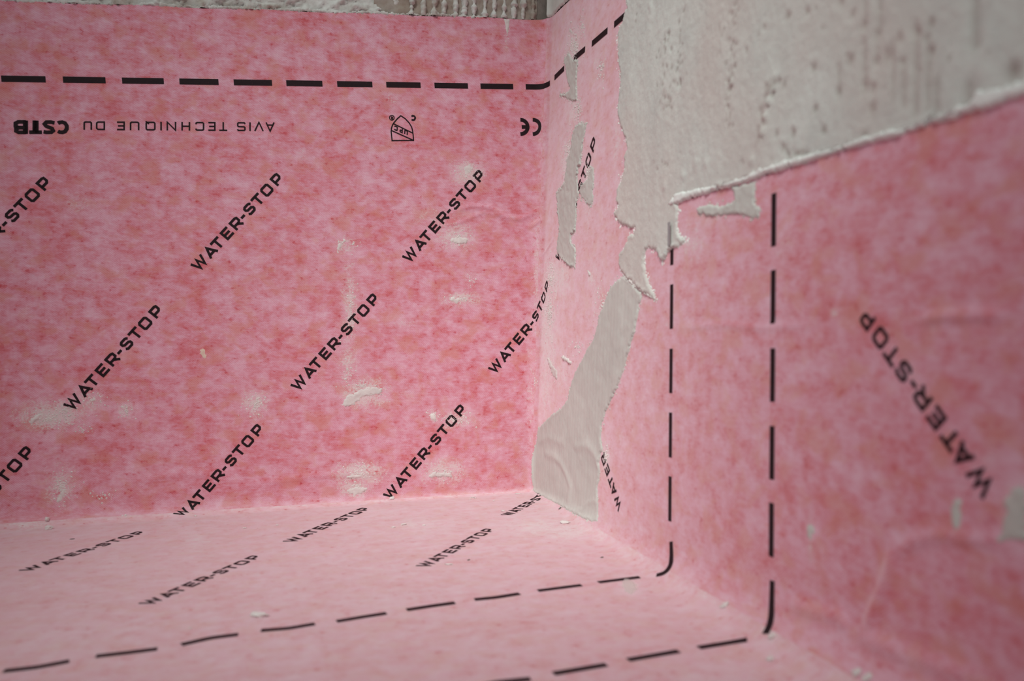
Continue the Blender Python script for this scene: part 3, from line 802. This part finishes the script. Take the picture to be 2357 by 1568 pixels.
PQ = uv([(a, b) for a, b, _ in PITS], 'R'); PR = np.array([r for _, _, r in PITS])
# vertical comb streaks near the middle of the coat: (px x, y0, y1, half width m, depth m)
STREAK = [(1992, 95, 215, .0018, .0007), (2024, 110, 150, .0016, .0006), (2110, 60, 260, .0024, .0008), (2084, 140, 240, .0020, .0006), (2140, 80, 250, .002, .0005), (2160, 180, 260, .0022, .0005),
          (2030, 0, 60, .002, .0006), (1995, 0, 50, .002, .0006), (2250, 0, 110, .0026, .0007), (2236, 200, 260, .003, .0007), (1935, 150, 225, .0016, .0005), (2060, 100, 230, .0016, .0005)]
SQ = [(uv([(x, a), (x, b)], 'R'), w, d) for x, a, b, w, d in STREAK]
LUMPS = [((1778, 205), .004, .0014), ((1773, 235), .003, .0016), ((1765, 270), .003, .0014), ((1760, 305), .004, .0015), ((1790, 175), .003, .0010), ((1686, 190), .002, .0010), ((1605, 375), .004, .0009), ((1630, 378), .003, .0008),
         ((1575, 405), .003, .0012), ((1750, 320), .003, .0010), ((1735, 370), .003, .0009), ((1500, 15), .003, .001), ((1535, 430), .003, .001)]
LQ = [(uv([c], 'R')[0], r, hh) for c, r, hh in LUMPS]
def coat_relief(q, P):
    d = np.zeros(len(q)); att = np.zeros(len(q))
    for c, r in zip(PQ, PR):
        m = (np.abs(q - c) < 3 * r).all(axis=1)
        if m.any():
            k = np.exp(-(((q[m] - c) * [1, 0.8]) ** 2).sum(axis=1) / (r * r) * 0.9)
            d[m] -= 0.0010 * k * min(1.0, r / 0.0012); att[m] = np.maximum(att[m], k)
            k2 = np.exp(-(((q[m] - c - [0, r * 1.5])) ** 2).sum(axis=1) / (r * r)); d[m] += 0.0004 * k2
    for pts, w, dep in SQ:
        dd, t = seg_dist(q, pts); k = np.exp(-(dd / w) ** 2); d -= dep * k; att = np.maximum(att, 0.55 * k)
    for c, r, hh in LQ:
        d += hh * np.exp(-((q - c) ** 2).sum(axis=1) / (r * r))
    d += 0.0005 * pnoise(P * [1, 1, 0.35], 45, 3) + 0.00022 * pnoise(P, 420, 2)
    return d, att
coat = patch('adhesive_coat', None, 'R', M_COAT, thick=0.0011, edge=0.0016, grid=0.0019, jit=0.0005, rough=0.0, rim=0.0008, parent=wall_right, poly=cpoly, hfun=coat_relief, ostep=0.0014)
up_e = cC([(0, 1310), (150, 1278), (350, 1235), (480, 1185), (650, 1112), (880, 1050), (1100, 995), (1300, 915), (1600, 845), (1750, 785), (2000, 690), (2060, 615), (2357, 545)])
lo_e = cC([(-60, 1400)] + [(0, 1389), (100, 1346), (300, 1285), (500, 1233), (600, 1185), (900, 1100), (1150, 1015), (1500, 925), (1700, 855), (2000, 765), (2200, 705), (2357, 655)])
bp_ = np.concatenate([uv(lo_e, 'R'), [[0.62, ec[0] * 0.62 + ec[1] - 0.001], [0.62, ec[0] * 0.62 + ec[1] + 0.016]], uv(up_e[::-1], 'R')])
bead = patch('adhesive_bead', None, 'R', M_BEAD, thick=0.0018, edge=0.0010, grid=0.0014, jit=0.0003, rough=0.0003, rim=0.0002, parent=wall_right, poly=bp_)
bead['label'] = 'whitish ridge of adhesive squeezed out along the sheet edge'
coat['label'] = 'scraped pale grey adhesive coat with pin holes'
# pale scrap of adhesive above the flap's cut edge, at the inner corner
scr = patch('adhesive_coat', cJ([(215, 175), (230, 90), (245, -60), (560, -60), (420, 5), (340, 80), (290, 140), (262, 168)]), 'R', M_COAT, thick=0.0012, edge=0.0015, grid=0.0018, parent=wall_right, rim=0.0004)

M_FAINT = plaster_mat('print_seen_through_skim', lin(140, 134, 138), lin(158, 152, 154), lin(172, 166, 166), 0.2, 400)
fd = decal('dash', [([p for p in uv([(1547, 512), (1547, 540), (1546.5, 566)], 'R')], 0.0040, False, 0.002)], 'R', side_panel, 'dash half hidden under skim', off=0.0026)
fd.data.materials[0] = M_FAINT
SK = 'adhesive patches on the pink corner flap'
band_px = cK([(900, 1330), (935, 1305), (1000, 1372), (1090, 1468), (1078, 1568)]) + \
    cL([(710, 0), (700, 80), (680, 180), (660, 240), (625, 370), (585, 490), (545, 570), (510, 650), (485, 730), (480, 820), (495, 870), (480, 900), (470, 960),
        (475, 1010), (460, 1090), (460, 1180), (468, 1310), (430, 1322), (330, 1275), (250, 1225), (190, 1195), (110, 1155), (78, 1130), (72, 1060), (70, 960), (82, 880), (96, 800), (103, 745),
        (150, 700), (190, 660), (245, 625), (280, 570), (300, 480), (330, 400), (370, 330), (400, 270), (440, 200), (460, 130), (480, 40)]) + cK([(750, 1568), (775, 1480), (820, 1390)])
WOBQ = [(uv(cL(p), 'R'), hh, w) for p, hh, w in [([(150, 900), (210, 920), (245, 960), (270, 1010), (300, 1100), (290, 1180)], .0009, .004), ([(330, 860), (400, 850), (450, 900), (465, 960)], .0009, .004),
        ([(330, 1255), (380, 1235), (400, 1195), (440, 1185), (465, 1190)], .0006, .002), ([(110, 830), (170, 800), (260, 840)], .0006, .004)]]
def band_relief(q, P):
    d = 0.0004 * pnoise(P, 60, 2)
    for pts, hh, w in WOBQ:
        dd, t = seg_dist(q, pts); d = d + hh * np.exp(-(dd / w) ** 2)
    d += 0.00008 * np.sin(q[:, 0] * 900)
    return d, None
band = patch('adhesive_band', band_px, 'R', M_PATCH, thick=0.0009, edge=0.0016, grid=0.0018, jit=0.0004, rough=0.00012, rim=0.0005, hfun=band_relief)
tag(band, 'wide pale grey adhesive band running down to the floor in the inner corner', 'adhesive')
ridge = patch('adhesive_ridge', cK([(905, 1290), (935, 1300), (1010, 1365), (1090, 1435), (1165, 1480), (1230, 1548), (1150, 1505), (1070, 1455), (990, 1385), (925, 1325)]), 'R', M_WHITE, thick=0.0018, edge=0.0015, grid=0.0012, rough=0.0006, parent=band)
ridge['label'] = 'raised whitish adhesive ridge'
p1_px = cJ([(425, 475), (470, 540), (515, 545), (505, 640), (500, 760), (505, 905), (460, 915), (410, 885), (360, 870), (345, 845), (400, 850), (440, 800), (415, 720), (405, 650), (400, 600), (385, 540)])
p1 = patch('adhesive_patch', p1_px, 'R', M_PATCH, thick=0.0006, edge=0.0012, grid=0.0012, rim=0.0007, rough=0.0003)
tag(p1, 'small adhesive patch covering a dash near the top of the corner flap', 'adhesive', SK)
p2_px = cJ([(595, 1105), (575, 1200), (555, 1300), (540, 1430), (535, 1500)]) + cK([(515, 330), (505, 430), (512, 500), (525, 590), (500, 640), (500, 720), (495, 830), (488, 900), (450, 960), (445, 1000), (490, 1060), (490, 1150), (487, 1245), (440, 1230), (380, 1170), (325, 1120), (320, 1060), (330, 1010), (345, 920),
            (345, 850), (330, 760), (325, 680), (318, 560), (345, 540), (395, 470), (400, 400), (410, 310), (420, 250)]) + cJ([(440, 1380), (450, 1300), (470, 1200), (490, 1140), (540, 1110)])
p2 = patch('adhesive_patch', p2_px, 'R', M_PATCH, thick=0.0006, edge=0.0012, grid=0.0013, rim=0.0007, rough=0.0003, jit=0.0006)
tag(p2, 'long ragged adhesive streak over the lettering on the corner flap', 'adhesive', SK)
p3_px = cK([(600, 430), (625, 330), (650, 330), (658, 420), (645, 560), (652, 610), (637, 692), (590, 655), (545, 620), (522, 560), (530, 505), (560, 480)])
p3 = patch('adhesive_patch', p3_px, 'R', M_PATCH, thick=0.0005, edge=0.001, grid=0.0012, rim=0.0005, rough=0.0003, jit=0.0005)
tag(p3, 'narrow adhesive patch just right of the word on the corner flap', 'adhesive', SK)
p5_px = cC([(370, 1262), (430, 1260), (545, 1222), (532, 1290), (527, 1370), (572, 1420), (560, 1470), (510, 1487), (450, 1462), (370, 1457), (250, 1472), (150, 1452), (138, 1412), (200, 1387), (330, 1392), (400, 1360), (390, 1310)])
p5 = patch('adhesive_patch', p5_px, 'R', M_PATCH, thick=0.0008, edge=0.0014, grid=0.0014, rim=0.0003, rough=0.0003)
tag(p5, 'pale adhesive patch hanging below the adhesive ridge on the right wall', 'adhesive')

# smears on the back wall and side wall: each stuck blob is a thing; tiny grains around it are its specks
def specks(parent, pl, px_c, px_r, n, r0=0.00025, r1=0.0008, mat=None, rot=0.0):
    a = RNG.uniform(0, 6.28, n); rr = np.abs(RNG.normal(size=n)) * 0.6
    c, s = math.cos(rot), math.sin(rot)
    ex, ey = np.cos(a) * rr * px_r[0], np.sin(a) * rr * px_r[1]
    q = uv(np.stack([px_c[0] + ex * c - ey * s, px_c[1] + ex * s + ey * c], 1), pl)
    return speck_mesh(parent, q, pl, r0, r1, mat)
def speck_mesh(parent, q, pl, r0, r1, mat=None):
    P, nr = snap(lift(q, pl)); V, F = [], []
    for p, n_ in zip(P, nr):
        r = RNG.uniform(r0, r1) * RNG.uniform(0.6, 1.2)
        t = Vector(n_).orthogonal(); b = Vector(n_).cross(t); k0 = len(V); t, b = np.array(t), np.array(b)
        ph = RNG.uniform(0, 6.28)
        m = 5
        for i in range(m):
            an = ph + i * 6.283 / m; rr_ = r * RNG.uniform(0.6, 1.4)
            V.append(p + t * math.cos(an) * rr_ + b * math.sin(an) * rr_ - n_ * 0.0001)
        V.append(p + n_ * r * RNG.uniform(0.35, 0.8))
        F += [(k0 + i, k0 + (i + 1) % m, k0 + m) for i in range(m)]
    o = mesh_obj('specks', V, F, mat or M_WHITE, parent, False)
    o['kind'] = 'stuff'
    return o
def edge_crumbs(parent, px, pl, n, spread=0.0012, r0=0.0003, r1=0.0011, mat=None):
    """grains of adhesive crumbling along a ragged outline"""
    q = resample(uv(px, pl), 0.0008, 0.0)
    q = q[RNG.integers(0, len(q), n)] + RNG.normal(size=(n, 2)) * spread * RNG.uniform(0.3, 1.6, (n, 1))
    return speck_mesh(parent, q, pl, r0, r1, mat)
EC = [(p1, p1_px, 160), (p2, p2_px, 420), (p3, p3_px, 120), (band, band_px, 420), (p5, p5_px, 60), (coat, leftb, 700)]
for o_, px_, n_ in EC: edge_crumbs(o_, px_, 'R', n_, mat=M_PATCH if o_ is not coat else M_BEAD)
SG = 'dried adhesive smears on the sheet'
def smear(px, pl, label, sp=(), thick=0.0005, mat=None, name='adhesive_smear', jit=0.0005, **kw):
    o = patch(name, px, pl, mat or M_WHITE, thick=thick, edge=0.0010, grid=0.0012, jit=jit, rough=0.00035, **kw)
    tag(o, label, 'smear', SG)
    for s in sp: specks(o, pl, *s)
    return o
smear(cO([(1803, 168), (1864, 174), (1857, 230), (1846, 290), (1839, 345), (1830, 300), (1820, 230)]), 'B', 'white pointed drip hanging from the top edge of the back wall sheet', jit=0.0002,
      sp=[((1168, 75), (6, 30), 20)])
smear(cE([(15, 1195), (60, 1150), (150, 1110), (230, 1092), (305, 1108), (290, 1140), (220, 1150), (150, 1172), (112, 1215), (60, 1225), (20, 1215)]), 'B', 'largest smear on the back wall, a pale comma below the centre',
      sp=[((835, 890), (40, 22), 150), ((800, 850), (16, 40), 70), ((808, 720), (14, 80), 150)])
smear(cH([(598, 165), (640, 138), (720, 150), (765, 138), (760, 160), (782, 183), (700, 180), (610, 180)]), 'B', 'flat white smear right of the lowest word on the back wall', sp=[((1025, 1085), (45, 18), 90)])
smear(cH([(45, 268), (110, 238), (205, 255), (160, 290), (100, 302), (60, 292)]), 'B', 'white smear just above the floor, left of the lowest word', sp=[((820, 1118), (36, 14), 90)])
smear(cH([(25, 182), (90, 158), (205, 165), (130, 192)]), 'B', 'thin white smear above another smear near the floor fold', sp=[((830, 1092), (45, 16), 130), ((838, 1075), (25, 10), 60)])
smear(cE([(748, 88), (800, 72), (882, 80), (860, 128), (800, 122), (760, 106)]), 'B', 'white crusty smear below the upper right word on the back wall', sp=[((1055, 545), (35, 22), 110)])
smear(cE([(748, 498), (768, 478), (800, 495), (832, 488), (862, 478), (855, 502), (785, 524)]), 'B', 'thin white scratch of adhesive in the right half of the back wall', sp=[((1068, 688), (40, 10), 90), ((1085, 645), (18, 16), 30)])
smear(cE([(615, 1282), (640, 1265), (668, 1300), (650, 1335), (625, 1322)]), 'B', 'small white blob touching the letters of the lowest right word', sp=[((1000, 958), (18, 16), 40), ((1050, 965), (40, 16), 110)])
smear(cD([(2275, 195), (2295, 130), (2330, 90), (2348, 98), (2312, 150), (2290, 202)]), 'B', 'slim white smear high in the middle of the back wall', sp=[((783, 565), (12, 16), 30), ((815, 562), (14, 10), 30)])
smear(cD([(1342, 828), (1382, 826), (1412, 880), (1388, 902), (1358, 872)]), 'B', 'small cream oval spot in the left half of the back wall', thick=0.0003, mat=M_CREAM)
smear(cD([(1700, 1160), (1725, 1140), (1715, 1190), (1690, 1200)]), 'B', 'speckled white smear below the centre of the back wall', sp=[((588, 932), (24, 26), 130), ((595, 925), (12, 14), 50)])
smear(cD([(190, 1330), (235, 1290), (285, 1270), (270, 1310), (215, 1345)]), 'B', 'broad crumbly white smear at the far left of the back wall', sp=[((115, 965), (60, 22), 420), ((150, 945), (36, 22), 180), ((215, 920), (30, 22), 90), ((290, 945), (16, 18), 70), ((190, 990), (30, 14), 40)])
smear(cG([(395, 300), (420, 250), (445, 215), (440, 290), (410, 345), (365, 360)]), 'B', 'grainy white smear above the floor fold at the far left', thick=0.0003, sp=[((142, 1120), (24, 40), 170), ((240, 1140), (40, 16), 50)])
smear(cB([(850, 1120), (895, 1110), (905, 1150), (880, 1190), (845, 1170)]), 'B', 'dusty white smear beside the top of the upper right word', thick=0.0002, sp=[((1078, 395), (30, 24), 150)])
smear(cG([(815, 455), (850, 440), (890, 448), (870, 466), (830, 470)]), 'B', 'small white dab right on the fold between back wall and floor', thick=0.0008)
smear(cL([(150, 310), (165, 320), (190, 370), (215, 400), (218, 455), (195, 445), (170, 380)]), 'R', 'slanting white streak low on the corner flap', thick=0.0005, sp=[((1270, 850), (12, 26), 50), ((1235, 880), (10, 30), 40)])
smear(cL([(235, 312), (262, 310), (300, 345), (302, 370), (270, 350), (240, 328)]), 'R', 'thick white dab beside the slanting streak on the corner flap', thick=0.0012)
smear(cK([(590, 1260), (610, 1250), (628, 1300), (612, 1330)]), 'R', 'tiny white dab in the middle of the corner flap', thick=0.0006)
smear(cI([(1870, 350), (1905, 310), (1935, 380), (1935, 480), (1900, 555), (1868, 500)]), 'R', 'blurred pale teardrop smear under the large word on the right wall', thick=0.0006, mat=M_PATCH)
smear(cI([(2230, 330), (2290, 240), (2370, 230), (2380, 600), (2300, 620), (2190, 600), (2225, 450)]), 'R', 'large blurred pale smear at the right edge near the floor', thick=0.0007, mat=M_PATCH)
smear(cI([(885, 500), (925, 490), (935, 560), (915, 630), (890, 590)]), 'R', 'faint pale streak right of the outer dashed line on the right wall', thick=0.0003, mat=M_PATCH)
sp_holder = smear(cJ([(430, 255), (455, 262), (470, 300), (440, 310)]), 'R', 'grainy white scrape at the top of the corner flap', thick=0.0002,
      sp=[((1322, 105), (14, 40), 255, 0.0003, 0.0011), ((1310, 140), (12, 20), 120, 0.0003, 0.0011), ((1340, 60), (8, 30), 90, 0.0003, 0.0011), ((1332, 250), (10, 30), 165, 0.0003, 0.0011), ((1310, 360), (14, 50), 360, 0.0003, 0.0011), ((1300, 430), (10, 20), 120, 0.0003, 0.0011), ((1268, 640), (14, 40), 180, 0.0003, 0.0011), ((1265, 720), (14, 60), 300, 0.0003, 0.0011),
          ((1352, 400), (6, 40), 105, 0.0003, 0.0011), ((1385, 160), (10, 30), 75, 0.0003, 0.0011), ((1430, 150), (6, 60), 135, 0.0003, 0.0011), ((1428, 450), (6, 60), 135, 0.0003, 0.0011), ((1395, 1050), (6, 24), 90, 0.0003, 0.0011), ((1390, 700), (14, 40), 105, 0.0003, 0.0011), ((1330, 800), (20, 20), 60, 0.0003, 0.0011)])

# loose crumbs of adhesive lying on the floor
def crumb(px, size, label, mat=None, squash=0.5, stretch=1.0, rot=0.0, seed=0, name='adhesive_crumb'):
    p = hit([px]); p, n = snap(p); p, n = p[0], n[0]
    import bmesh
    bm = bmesh.new(); bmesh.ops.create_icosphere(bm, subdivisions=2, radius=1.0)
    rs = random.Random(seed)
    off = Vector((rs.uniform(-9, 9), rs.uniform(-9, 9), rs.uniform(-9, 9)))
    t = Vector((math.cos(rot), math.sin(rot), 0)); t = (t - Vector(n) * t.dot(Vector(n))).normalized(); b = Vector(n).cross(t)
    V = []
    for v in bm.verts:
        c = v.co * (1 + 0.55 * mnoise.noise(v.co * 1.6 + off) + 0.2 * mnoise.noise(v.co * 4 + off))
        V.append((t * c.x * size * stretch + b * c.y * size * 0.8 + Vector(n) * (c.z * squash * size + squash * size * 0.65)))
    F = [[v.index for v in f.verts] for f in bm.faces]; bm.free()
    o = mesh_obj(name, V, F, mat or M_WHITE, None, False)
    o.location = p
    return tag(o, label, 'crumb', 'loose crumbs of adhesive on the floor')
CR_ = [(cH([(360, 322)])[0], .0022, 'crumb at the fold below the lowest word on the back wall', None, 1.3),
       (cH([(905, 318)])[0], .0016, 'leftmost of the crumbs clustered by the back wall fold', None, 1.8), (cH([(925, 322)])[0], .0012, 'rightmost of the crumbs clustered by the back wall fold', None, 1.5), (cH([(890, 330)])[0], .0010, 'smallest crumb in the cluster by the back wall fold', None, 1.4),
       (cH([(1215, 292)])[0], .0014, 'sliver of adhesive nearest the inner corner fold', None, 2.4), (cH([(1050, 340)])[0], .0009, 'tiny crumb between the cluster and the inner corner', None, 1.3),
       (cH([(1112, 409)])[0], .0015, 'crumb just above the last word on the floor', None, 1.6), (cH([(440, 502)])[0], .0020, 'flat crumb on the floor under the middle word', None, 1.5), (cH([(370, 520)])[0], .0014, 'faint crumb left of the flat one on the floor', None, 1.4),
       (cH([(577, 507)])[0], .0014, 'small crumb left of the centre word on the floor', None, 1.2), (cH([(1532, 490)])[0], .0033, 'largest flat white flake on the floor near the inner corner', None, 1.4),
       (cH([(1510, 362)])[0], .0016, 'crumb stuck at the foot of the grey adhesive band', None, 1.0), (cH([(1500, 392)])[0], .0014, 'dark grey chip at the foot of the adhesive band', 'g', 1.2), (cH([(1545, 392)])[0], .0012, 'crumb right of the chip at the adhesive band', None, 1.2),
       (cH([(750, 772)])[0], .0015, 'thin flake right of the centre word on the floor', None, 2.2), (cH([(880, 742)])[0], .0010, 'dark speck in the middle of the floor', 'g', 1.4), (cH([(1785, 725)])[0], .0010, 'dark speck before the inner dashed line bend', 'g', 1.4),
       (cG([(1755, 1120)])[0], .0034, 'blurred flake on the floor between the two dashed lines at left', None, 1.8), (cG([(320, 470)])[0], .0026, 'white nodule standing at the fold at far left', None, 0.8), (cG([(332, 532)])[0], .0024, 'crumb on the floor in front of the white nodule', None, 1.4),
       (cG([(490, 600)])[0], .0010, 'dark grey sliver near the leftmost word on the floor', 'g', 2.0), (cG([(1325, 442)])[0], .0012, 'tiny crumb beside the word bent into the fold', None, 1.2), (cG([(1660, 525)])[0], .0012, 'small white crumb left of the middle floor word', None, 1.3), (cG([(1880, 505)])[0], .0011, 'small white crumb above the middle floor word', None, 1.2),
       (cI([(650, 1262)])[0], .0024, 'white crumb beside the end of the outer dashed line', None, 1.0), (cI([(640, 1415)])[0], .0022, 'white crumb below the outer dashed line bend', None, 1.0), (cI([(330, 1048)])[0], .0022, 'white crumb on the fold between the dashed lines', None, 1.4),
       (cI([(1228, 1508)])[0], .0026, 'left one of two crumbs at the bottom right fold', None, 1.0), (cI([(1300, 1540)])[0], .0024, 'right one of two crumbs at the bottom right fold', None, 1.2), (cG([(1290, 1205)])[0], .0008, 'minute crumb near the inner dashed line at left', None, 1.2)]
for i, (p, s, lab, m, st) in enumerate(CR_):
    crumb(p, s, lab, M_GREY if m == 'g' else None, squash=0.9 if 'nodule' in lab else 0.42, stretch=st, rot=RNG.uniform(-0.5, 0.7), seed=i)
glue = patch('adhesive_smear', cH([(1915, 870), (1970, 865), (2020, 900), (2035, 940), (1990, 975), (1950, 970), (1925, 920)]), 'F', M_GLUE, thick=0.0004, edge=0.002, grid=0.0015, rough=0.0004)
tag(glue, 'whitish translucent smear over the inner dashed line on the floor', 'smear', SG)

# ------------------------------------------------------------------ exposed back wall above the sheet
def wall_strip(name, x0, x1, z0f, z1, mat, depth, sc, dx=0.0022, seed=0.0, stripes=None):
    xs = np.arange(x0, x1 + dx / 2, dx); nz = int((z1 - 0.44) / dx)
    t = np.linspace(0, 1, nz)
    V = []
    for tt in t:
        for x in xs: V.append((x, 0, z0f(x) * (1 - tt) + z1 * tt))
    V = np.array(V); n = pnoise(V + seed, sc, 4); n2 = pnoise(V + seed + 5, sc * 3.2, 3)
    V[:, 1] = 0.0024 - depth * (n * 0.9 + 0.5 * n2 + 0.15)
    if stripes is not None: V[:, 1] += stripes(V)
    V[:, 1] = np.minimum(V[:, 1], 0.0034)
    nx = len(xs); idx = np.arange(len(V)).reshape(nz, nx)
    F = np.stack([idx[:-1, :-1], idx[:-1, 1:], idx[1:, 1:], idx[1:, :-1]], -1).reshape(-1, 4)
    return mesh_obj(name, V, F, mat, wall_back)
xw = lambda px: float(uv([(px, 30)], 'B')[0, 0])
zlow = lambda x: TOPB(x) + 0.0002
bed = wall_strip('mortar_bed', xw(860), xw(1238), zlow, 0.79, M_BED, 0.0012, 120)
crust = wall_strip('adhesive_crust', -1.0, xw(985), zlow, 0.79, M_CRUST, 0.0042, 95, dx=0.0020, seed=2.0,
                   stripes=lambda V: 0.006 * sstep(xw(800), xw(985), V[:, 0]))
crust['label'] = 'rough whitish adhesive crust with torn pits'
# combed ridges left by a notched trowel
for i, pxx in enumerate([948, 975, 1000, 1023, 1049, 1069, 1092, 1117, 1138, 1161, 1184, 1205, 1227]):
    x = xw(pxx); zs = np.arange(TOPB(x) + 0.0004, 0.78, 0.0014); m = 7
    V, F = [], []
    for j, z in enumerate(zs):
        nz = mnoise.fractal(Vector((i * 3.1, z * 170, 0.5)), 1.0, 2.0, 3); n2 = mnoise.noise(Vector((i * 7.7, z * 420, 2.5)))
        w = 0.0025 * (1 + 0.8 * nz + 0.3 * n2); hh = 0.0030 * max(0.25, 1 + 0.9 * nz + 0.5 * n2)
        cx_ = x + 0.0007 * mnoise.noise(Vector((i * 2.2, z * 60, 7)))
        for k in range(m):
            a = math.pi * k / (m - 1)
            rj = 1 + 0.3 * mnoise.noise(Vector((i + k * 1.7, z * 500, k)))
            V.append((cx_ - w * math.cos(a) * rj, 0.0022 - hh * math.sin(a) * rj, z))
    for j in range(len(zs) - 1):
        for k in range(m - 1):
            F.append((j * m + k, j * m + k + 1, (j + 1) * m + k + 1, (j + 1) * m + k))
    mesh_obj('mortar_ridge', V, F, M_CRUST if i < 12 else M_BED, wall_back)
# the thin lip of adhesive right along the sheet's cut top edge
lip = patch('adhesive_lip', None, 'B', M_CRUST, thick=0.0008, edge=0.0010, grid=0.0014, rough=0.0006, jit=0.0005, parent=wall_back,
            poly=np.array([(x, TOPB(x) - 0.0002) for x in np.linspace(-0.6, xw(1120), 30)] + [(x, TOPB(x) + 0.0022 + 0.0012 * math.sin(x * 90)) for x in np.linspace(xw(1120), -0.6, 30)]))
